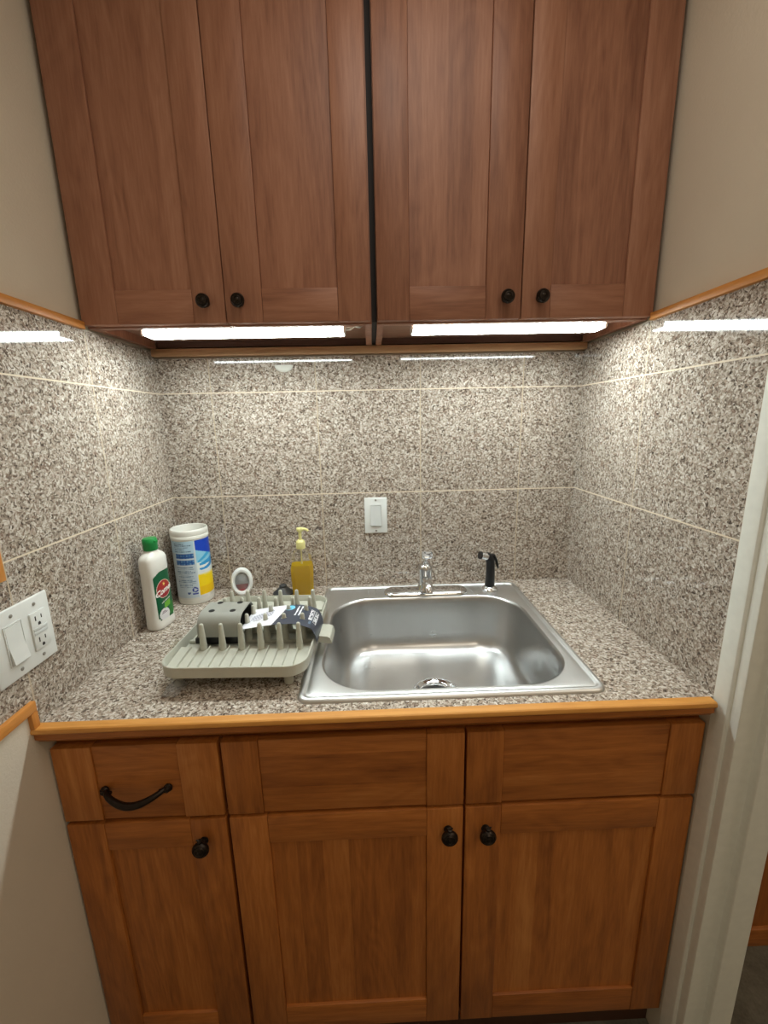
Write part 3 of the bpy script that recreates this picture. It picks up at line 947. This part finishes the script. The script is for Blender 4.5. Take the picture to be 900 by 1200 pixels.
# ------------------------------------------------------------------ wipes canister
wc = thing('wipes_canister', (0.0665, -0.068, H), 'large white wipes canister with blue and yellow label in the corner', 'canister')
R0 = 0.0500
mb = MB()
mb.lathe([(0.0460, 0.0), (0.0490, 0.002), (0.0500, 0.006), (0.0500, 0.196), (0.0490, 0.198)], (0, 0, 0), 56)
mb.build('can_body', M['frost'], wc, local=True, angle=40)
mb = MB()
mb.lathe([(0.0495, 0.197), (0.0520, 0.198), (0.0520, 0.206), (0.0512, 0.207), (0.0516, 0.209), (0.0516, 0.219), (0.0508, 0.223), (0.0490, 0.2245), (0.0470, 0.2235), (0.0462, 0.220), (0.0458, 0.199), (0.0480, 0.1975)], (0, 0, 0), 56, cap=False)
mb.build('lid_ring', M['frost'], wc, local=True, angle=40)
mb = MB(); mb.lathe([(0.0455, 0.1982), (0.0455, 0.2000), (0.0440, 0.2010), (0.0200, 0.2015), (0.0005, 0.2015)], (0, 0, 0), 48)
mb.build('inner_lid', M['frost_in'], wc, local=True, angle=40)
A0, A1 = math.radians(-165), math.radians(35)
rnd = random.Random(3)
LINES = [(0.955, .02, .30), (0.925, .03, .48), (0.895, .02, .40), (0.865, .04, .30), (0.83, .02, .46)] + [(0.555 - 0.031 * k, 0.02 + 0.02 * rnd.random(), 0.40 + 0.14 * rnd.random()) for k in range(12)]
UB = (math.radians(-55) - A0) / (A1 - A0)


def wipe_paint(u, v):
    if u > UB:
        q = (u - UB) / (1 - UB)          # 0 at the seam, ~0.9 at the right edge
        if v > 0.84 - 0.17 * q: return (14, 66, 190)
        ray = v - (0.60 + 0.03 * q)
        if v > 0.42:
            w = (v - 0.55) / (q + 0.25)
            if abs(w - 0.26) < 0.05 and q > .05: return (60, 168, 220)
            if abs(w - 0.08) < 0.05 and q > .1: return (44, 150, 212)
            if abs(w - (-0.16 + 0.25 * q)) < 0.04 and q > .08: return (40, 140, 206)
            if v > 0.62 - 0.05 * q: return (140, 204, 232)
            return (226, 236, 236)
        if v > 0.40 - 0.02 * q: return (244, 232, 150)
        if v > 0.055: return (246, 214, 20) if v > 0.2 else (240, 196, 16)
        return (214, 214, 208)
    p = u / UB
    if p > 0.97: return (206, 218, 224)
    if v < 0.03: return (214, 214, 208)
    # blue pictogram table
    if 0.60 < v < 0.79 and 0.40 < p < 0.95:
        if abs(v - 0.695) < 0.012: return (196, 212, 222)
        ci, cj = int((p - 0.40) * 24), int((v - 0.60) * 42)
        return ((70, 124, 176), (36, 84, 150), (104, 150, 190), (52, 104, 166))[(ci * 7 + cj * 5 + ci * cj) % 4]
    # recycling mark: ring of three arrows
    dx, dy = (p - 0.885) / 0.085, (v - 0.165) / 0.045
    r = math.hypot(dx, dy)
    if 0.5 < r < 1.0:
        a = (math.degrees(math.atan2(dy, dx)) + 360) % 120
        return (44, 60, 150) if 12 < a else (206, 214, 222)
    if abs(v - 0.095) < 0.010 and 0.80 < p < 0.96: return (70, 84, 160)
    if math.hypot((p - 0.70) / 0.05, (v - 0.115) / 0.024) < 1 and v < .125: return (70, 90, 140)
    for lv, a, b in LINES:
        if abs(v - lv) < 0.0078 and 0.36 + a < p < 0.42 + b and (int(p * 140) * 7 + int(lv * 1000)) % 9 > 1:
            return (112, 134, 156)
    return (176, 206, 224) if v > 0.80 else (190, 204, 212)


grid_patch(150, 110, lambda u, v: Vector(((R0 + 0.0006) * math.cos(A0 + (A1 - A0) * u), (R0 + 0.0006) * math.sin(A0 + (A1 - A0) * u), 0.018 + 0.176 * v)), wipe_paint, 'wrap_label', wc)

# ------------------------------------------------------------------ air freshener
M['gel'] = clear('red_gel', (0.85, 0.2, 0.22, 1), 0.85, rgb(186, 52, 60))
M['dome'] = clear('clear_dome', (0.92, 0.93, 0.94, 1), 0.18, rgb(200, 202, 202))
af = thing('air_freshener', (0.2045, -0.064, H), 'white oval ring air freshener with red gel window beside the canister', 'air freshener', rot=math.radians(14))
tilt = Matrix.Rotation(math.radians(-12), 3, 'X')


def ov(rx_, rz_, y, n=40, zc=0.044):
    out = []
    for i in range(n):
        a = 2 * PI * i / n
        out.append(tilt @ Vector((rx_ * math.cos(a), y, zc + rz_ * math.sin(a))) + Vector((0, 0, 0.002)))
    return out


mb = MB()
lp = [ov(0.020, 0.026, 0.004), ov(0.0205, 0.0285, -0.008), ov(0.0225, 0.031, -0.0125), ov(0.0275, 0.0375, -0.0135), ov(0.0315, 0.0425, -0.009), ov(0.0325, 0.0440, -0.001), ov(0.0318, 0.043, 0.008), ov(0.029, 0.040, 0.013), ov(0.020, 0.028, 0.014)]
mb.loft(lp, True, False, True)
mb.build('ring_shell', M['white_plastic'], af, local=True, angle=50)
mb = MB(); mb.loft([ov(0.0202, 0.0282, -0.004), ov(0.0202, 0.0282, 0.003)], True, True, True)
mb.build('backing', M['frost_in'], af, local=True)


def dome_part(z0, z1, name, mat, sc=1.0):
    mb = MB(); lp = []
    for k in range(9):
        zz = z0 + (z1 - z0) * k / 8
        hw = 0.0195 * math.sqrt(max(0.0, 1 - (zz / 0.0275) ** 2)) * sc + 0.0003
        lp.append([tilt @ Vector((hw * math.cos(a), -0.0045 - 0.009 * math.sin(a) * math.sqrt(max(0.02, 1 - (zz / 0.0275) ** 2)) * sc, 0.044 + zz)) + Vector((0, 0, 0.002)) for a in [PI * i / 16 for i in range(17)]])
    mb.loft(lp, True, True, True)
    return mb.build(name, mat, af, local=True, angle=60)


dome_part(-0.0272, -0.007, 'gel', M['gel'], 0.94)
dome_part(-0.0275, 0.0275, 'window', M['dome'])

# ------------------------------------------------------------------ soap pump bottle
def soap_mat():
    t = NT('yellow_soap')
    n = t.noise(t.coords(), 30, 2)
    c = t.ramp(n, [(0.3, rgb(236, 204, 6)), (0.7, rgb(246, 216, 16))])
    d = t.new('BsdfDiffuse'); t.link(c, d.inputs[0]); l = t.new('BsdfTranslucent'); t.link(c, l.inputs[0])
    m1 = t.new('MixShader'); m1.inputs[0].default_value = 0.5; t.link(d.outputs[0], m1.inputs[1]); t.link(l.outputs[0], m1.inputs[2])
    tr = t.new('BsdfTransparent'); tr.inputs[0].default_value = (1.0, 0.90, 0.10, 1)
    m2 = t.new('MixShader'); m2.inputs[0].default_value = 0.30; t.link(m1.outputs[0], m2.inputs[1]); t.link(tr.outputs[0], m2.inputs[2])
    t.link(m2.outputs[0], t.out.inputs[0]); return t.m


M['soap'] = soap_mat()
M['pet'] = clear('clear_bottle', (0.94, 0.94, 0.92, 1), 0.05, rgb(220, 220, 214), gloss=0.06)
M['pump'] = plain('yellowed_pump', rgb(226, 220, 150), 0.35, var=0.04)
sb = thing('soap_dispenser', (0.3905, -0.068, H), 'clear pump bottle half full of yellow dish soap behind the rack', 'bottle', rot=math.radians(8))


def octo(hw, hd, z, ch=0.32):
    c = ch
    p = [(1, -1 + c), (1, 1 - c), (1 - c, 1), (-1 + c, 1), (-1, 1 - c), (-1, -1 + c), (-1 + c, -1), (1 - c, -1)]
    return [Vector((x * hw, y * hd, z)) for x, y in p]


mb = MB()
mb.loft([octo(0.029, 0.020, 0.0), octo(0.0315, 0.0225, 0.003), octo(0.0335, 0.0240, 0.06), octo(0.0345, 0.0245, 0.090), octo(0.0315, 0.0235, 0.104), octo(0.028, 0.022, 0.125), octo(0.0215, 0.018, 0.141, 0.5), octo(0.0125, 0.0120, 0.148, 0.58), octo(0.0115, 0.0115, 0.156, 0.58)], True, True, True)
mb.build('bottle_body', M['pet'], sb, local=True, angle=20)
mb = MB()
mb.loft([octo(0.0275, 0.0185, 0.002), octo(0.0302, 0.0212, 0.0045), octo(0.0322, 0.0227, 0.06), octo(0.0332, 0.0232, 0.090), octo(0.0305, 0.0222, 0.1015)], True, True, True)
mb.build('soap_liquid', M['soap'], sb, local=True, angle=20)
mb = MB()
mb.lathe([(0.0130, 0.1495), (0.0135, 0.151), (0.0135, 0.170), (0.0128, 0.172), (0.0095, 0.1745), (0.0080, 0.1765)], (0, 0, 0), 28)
mb.build('collar', M['pump'], sb, local=True, angle=40)
mb = MB()
mb.tube([(0, 0, 0.0985), (0, 0, 0.05), (0.001, 0, 0.012)], 0.0022, 8)
mb.tube([(0, 0, 0.148), (0, 0, 0.099)], 0.0022, 8)
mb.build('dip_tube', M['pump'], sb, local=True)
mb = MB()
mb.tube([(0, 0, 0.1766), (0, 0, 0.205)], [0.0048, 0.0048], 14)
mb.lathe([(0.0060, 0.200), (0.0095, 0.204), (0.0100, 0.210), (0.0092, 0.2125), (0.0005, 0.213)], (0, 0, 0), 24)
mb.tube([(0.002, 0, 0.2085), (0.014, -0.001, 0.2085), (0.021, -0.002, 0.206), (0.0245, -0.002, 0.202)], [0.0050, 0.0042, 0.0038, 0.0034], 12)
mb.build('pump_head', M['pump'], sb, local=True, angle=50)

# ------------------------------------------------------------------ dark rubber piece
mb = MB()
mb.lathe([(0.030, 0.0), (0.0315, 0.002), (0.031, 0.005), (0.026, 0.008), (0.021, 0.013), (0.015, 0.019), (0.0115, 0.022), (0.0115, 0.027), (0.009, 0.0295), (0.0005, 0.030)], (0.325, -0.052, H), 36)
tag(mb.build('rubber_stopper', M['rubber'], angle=40), 'small dark grey rubber stopper left of the soap bottle', 'stopper')

# ------------------------------------------------------------------ dish rack (local frame, y towards the wall)
RCX, RCY = 0.3285, -0.3630
rk = thing('dish_rack', (RCX, RCY, H), 'sage grey plastic drying rack with rows of pegs beside the sink', 'dish rack', rot=math.radians(-2.2))
HW, HD = 0.1480, 0.1720
ZR0, ZR1 = 0.0275, 0.0545
mb = MB()
# rim wall with rounded corners, floor joined to it
th = 0.0035
loops = [rrect(-HW + 0.006, HW - 0.006, -HD + 0.006, HD - 0.006, 0.036, ZR0), rrect(-HW + 0.001, HW - 0.001, -HD + 0.001, HD - 0.001, 0.040, ZR0 + 0.004), rrect(-HW, HW, -HD, HD, 0.041, ZR1 - 0.001), rrect(-HW + 0.001, HW - 0.001, -HD + 0.001, HD - 0.001, 0.040, ZR1),
         rrect(-HW + th - 0.0005, HW - th + 0.0005, -HD + th - 0.0005, HD - th + 0.0005, 0.038, ZR1), rrect(-HW + th, HW - th, -HD + th, HD - th, 0.0375, ZR1 - 0.001), rrect(-HW + th + 0.002, HW - th - 0.002, -HD + th + 0.002, HD - th - 0.002, 0.0355, ZR0 + 0.0045), ]
mb.loft(loops, True, True, True)
tray = mb.build('tray', M['grey_plastic'], rk, local=True, angle=40)
# raised draining shelf at the front with ribs
YS = -0.083
def shelf_z(y):
    return 0.0345 + 0.0100 * (y + HD) / (YS + 0.004 + HD)
mb = MB()
mb.loft([[Vector((x, -HD + 0.008, ZR0 + 0.004)) for x in (-HW + 0.03, HW - 0.03)] + [Vector((x, -HD + 0.008, shelf_z(-HD + .008))) for x in (HW - 0.03, -HW + 0.03)],
         [Vector((x, -HD + 0.030, ZR0 + 0.004)) for x in (-HW + 0.0065, HW - 0.0065)] + [Vector((x, -HD + 0.030, shelf_z(-HD + .03))) for x in (HW - 0.0065, -HW + 0.0065)],
         [Vector((x, YS + 0.008, ZR0 + 0.004)) for x in (-HW + 0.0065, HW - 0.0065)] + [Vector((x, YS + 0.008, shelf_z(YS))) for x in (HW - 0.0065, -HW + 0.0065)]], True, True, True)
mb.build('drain_shelf', M['grey_plastic'], rk, local=True, angle=30)
for k in range(12):
    x = -0.118 + 0.0213 * k
    y0 = -HD + 0.0085; y1 = YS + 0.004
    mb = MB()
    mb.loft([[Vector((x - 0.0012, y0, shelf_z(y0) - 0.001)), Vector((x + 0.0012, y0, shelf_z(y0) - 0.001)), Vector((x + 0.0008, y0, shelf_z(y0) + 0.0045)), Vector((x - 0.0008, y0, shelf_z(y0) + 0.0045))],
             [Vector((x - 0.0012, y1, shelf_z(y1) - 0.001)), Vector((x + 0.0012, y1, shelf_z(y1) - 0.001)), Vector((x + 0.0008, y1, shelf_z(y1) + 0.0050)), Vector((x - 0.0008, y1, shelf_z(y1) + 0.0050))]])
    mb.build('rib', M['grey_plastic'], rk, local=True, smooth=False)
# cross bars of the grid behind the shelf
PX = [-0.0885 + 0.0415 * i for i in range(6)]
PY = [-0.083, -0.0385, 0.006, 0.0505, 0.0945]
for y in PY[1:]:
    MB().box(-HW + 0.008, HW - 0.008, y - 0.004, y + 0.004, ZR0 + 0.0045, ZR0 + 0.012, 0.0008).build('cross_bar', M['grey_plastic'], rk, local=True)
mb = MB().box(-HW + 0.010, HW - 0.010, 0.108, HD - 0.008, ZR0 + 0.0045, ZR0 + 0.013, 0.001)
mb.build('rear_shelf', M['grey_plastic'], rk, local=True)
PEG_TOP = 0.1025
peg0 = None
for j, y in enumerate(PY):
    for i, x in enumerate(PX):
        if peg0 is None:
            mb = MB()
            mb.lathe([(0.0080, 0.0), (0.0074, 0.012), (0.0045, 0.058), (0.0037, 0.0605), (0.0020, 0.0617), (0.0003, 0.062)], (0, 0, 0), 16)
            peg0 = mb.build('peg', M['grey_plastic'], rk, local=True, angle=60)
            p = peg0
        else:
            p = peg0.copy(); COL.objects.link(p); p.parent = rk
        p.location = (x, y, PEG_TOP - 0.062)
# feet
for x, y in ((-0.118, -0.145), (0.107, -0.142), (-0.118, 0.140), (0.107, 0.140)):
    mb = MB(); mb.lathe([(0.0085, 0.0), (0.0095, 0.002), (0.0100, 0.0310)], (x, y, 0.0003), 20)
    mb.build('foot', M['grey_plastic'], rk, local=True, angle=40)
# drain spout reaching over the sink rim
mb = MB()
sy0, sy1 = -0.040, 0.018
prof = [(HW - 0.006, 0.034), (HW + 0.006, 0.031), (HW + 0.028, 0.027), (HW + 0.034, 0.027), (HW + 0.034, 0.030), (HW + 0.030, 0.0405), (HW + 0.024, 0.044), (HW - 0.002, 0.047), (HW - 0.006, 0.047)]
mb.prism(prof, 'y', sy0, sy1)
mb.build('drain_spout', M['grey_plastic'], rk, local=True, angle=25)

# ------------------------------------------------------------------ cutlery caddy lying over the pegs
cdx0, cdx1 = -0.106, -0.012
cyc, chw = -0.0185, 0.0500
uc = thing('cutlery_caddy', (RCX, RCY, H), 'grey cutlery caddy with four round holes lying on the dish rack', 'caddy', rot=math.radians(-2.2))


def arch(hw, ztop, zbot, r, n=8):
    pts = [(cyc - hw, zbot)]
    for i in range(n + 1):
        a = PI - PI / 2 * i / n
        pts.append((cyc - hw + r + r * math.cos(a), ztop - r + r * math.sin(a)))
    for i in range(n + 1):
        a = PI / 2 - PI / 2 * i / n
        pts.append((cyc + hw - r + r * math.cos(a), ztop - r + r * math.sin(a)))
    pts.append((cyc + hw, zbot))
    return pts


def arch_shell(hw, zt, zb, r, x0, x1, t, name, mat, taper=0.0):
    mb = MB()
    o = arch(hw, zt, zb, r); i_ = arch(hw - t, zt - t, zb, r - t)
    o2 = arch(hw - taper, zt - taper * 0.4, zb, r); i2 = arch(hw - t - taper, zt - t - taper * .4, zb, r - t)
    ring = o + i_[::-1]; ring2 = o2 + i2[::-1]
    mb.loft([[Vector((x0, y, z)) for y, z in ring], [Vector((x1, y, z)) for y, z in ring2]])
    return mb, name, mat


mb, nm, mt = arch_shell(chw, 0.1105, 0.0625, 0.030, cdx0, cdx1, 0.0025, 'shell', None)
sh = mb.build('shell', M['grey_plastic2'], uc, local=True, angle=40)
mb, nm, mt = arch_shell(chw - 0.0032, 0.1070, 0.0445, 0.0265, cdx0 + 0.003, cdx1 - 0.004, 0.002, 'liner', None)
mb.box(cdx0 - 0.009, cdx0 + 0.006, cyc - 0.046, cyc + 0.01, 0.0445, 0.058, 0.002)
mb.build('liner', M['black_plastic'], uc, local=True, angle=40)
for x, y in ((-0.083, -0.038), (-0.036, -0.038), (-0.080, 0.004), (-0.034, 0.004)):
    mb = MB(); mb.lathe([(0.0066, 0.1104), (0.0066, 0.1108), (0.005, 0.1109)], (x, y, 0), 24)
    mb.build('hole', M['black_hole'], uc, local=True)

# ------------------------------------------------------------------ cardboard sleeve over the pegs
sl = thing('card_sleeve', (RCX, RCY, H), 'white and charcoal printed card sleeve bent over the rack pegs', 'sleeve', rot=math.radians(-2.2))
SX0, SX1 = -0.010, 0.150
PATH = []
for i in range(41):
    u = i / 40
    if u < 0.78:
        q = u / 0.78; x = -0.011 + q * 0.148; z = 0.0800 + 0.0125 * math.sin(min(1, q * 1.3) * PI / 2) - 0.010 * max(0, (q - 0.72) / 0.28) ** 2
    else:
        q = (u - 0.78) / 0.22; x = 0.137 + 0.0165 * math.sin(q * PI / 2); z = 0.0825 - 0.0400 * (1 - math.cos(q * PI / 2)) ** 0.9
    PATH.append((x, z))


def sl_pos(u, v, lift=0.0):
    k = min(u, 0.9999) * 40; i = int(k); f = k - i
    a, b = PATH[i], PATH[i + 1]
    dx, dz = b[0] - a[0], b[1] - a[1]; L = math.hypot(dx, dz)
    return Vector((a[0] + dx * f - dz / L * lift, -0.070 + 0.096 * v, a[1] + dz * f + dx / L * lift))


def sl_paint(u, v):
    x = sl_pos(u, v).x; y = sl_pos(u, v).y; z = sl_pos(u, v).z
    for px in PX:
        for py in PY:
            if math.hypot(x - px, y - py) < 0.0062 and u < 0.8: return None
    edge = 0.36 + 0.10 * v
    if u < edge:
        # grey drawing of the rack
        if 0.06 < u < 0.30 and 0.38 < v < 0.80 and abs(v - 0.55 - (u - 0.18) * 1.0) < 0.16:
            return (150, 152, 168) if (int(u * 90) + int(v * 26)) % 3 == 0 else (206, 208, 220)
        if ((u - 0.135) / 0.055) ** 2 + ((v - 0.40) / 0.10) ** 2 < 1 and int(v * 40) % 2: return (110, 112, 126)
        return (236, 238, 246)
    if ((u - (0.405 + 0.10 * 0.8)) / 0.060) ** 2 + ((v - 0.83) / 0.13) ** 2 < 1: return (112, 196, 226)
    # two thin lines of small white print
    for uc_ in (0.590, 0.632):
        if abs(u - uc_ - (v - 0.7) * 0.02) < 0.009 and 0.42 < v < 0.92: return (226, 230, 236)
    # bold white two-line heading, reading towards the front
    for k, (ua, va, vb) in enumerate(((0.775, 0.36, 0.86), (0.845, 0.30, 0.84))):
        if abs(u - ua) < 0.026 and va < v < vb:
            c = int((v - va) * 62); w = (u - ua) / 0.026
            if c % 7 == 6: break
            if c % 7 in (0, 5) or abs(w) > 0.62 or (k + c // 7) % 2 == 0 and abs(w) < 0.22: return (238, 240, 244)
    if abs(u - 0.775) < 0.018 and 0.16 < v < 0.31 and (int(v * 90) % 4 in (0, 1)): return (120, 150, 176)
    return (60, 66, 80)


card = grid_patch(150, 90, lambda u, v: sl_pos(u, v), sl_paint, 'card', sl)
sm = card.modifiers.new('thickness', 'SOLIDIFY'); sm.thickness = 0.0006; sm.offset = 0

# ------------------------------------------------------------------ plastic scrap under the rack corner
M['film'] = clear('clear_film', (0.90, 0.92, 0.94, 1), 0.22, rgb(214, 218, 222), gloss=0.2, rough=0.1)
mb = MB(); rn = random.Random(11); n = 9
g = [[None] * n for _ in range(n)]
for i in range(n):
    for j in range(n):
        u, v = i / (n - 1) - 0.5, j / (n - 1) - 0.5
        r_ = 1 - 0.25 * (abs(u) + abs(v))
        g[i][j] = mb.bm.verts.new((0.2065 + u * 0.040 * r_ + v * 0.008 + rn.uniform(-1, 1) * 0.002, -0.524 + v * 0.058 * r_ + rn.uniform(-1, 1) * 0.002,
                                   H + 0.0015 + 0.020 * max(0, math.cos(u * 3.0) * math.cos(v * 2.7)) * (0.5 + 0.5 * rn.random()) + 0.002 * rn.random()))
for i in range(n - 1):
    for j in range(n - 1):
        mb.bm.faces.new((g[i][j], g[i + 1][j], g[i + 1][j + 1], g[i][j + 1]))
tag(mb.build('plastic_scrap', M['film'], smooth=False), 'crumpled clear plastic scrap under the front corner of the rack', 'plastic')

# ------------------------------------------------------------------ side room beyond the doorway
sr = thing('side_room_cabinet', (2.1, -0.36, 0), 'orange brown wooden cabinet seen through the doorway', 'cabinet')
MB().box(1.36, 3.05, -0.43, -0.32, 0.062, 0.95, 0.002).build('front_panel', M['wood_v'], sr)
MB().box(1.36, 3.05, -0.438, -0.33, 0.0, 0.060, 0.003).build('base_board', M['wood_h'], sr)
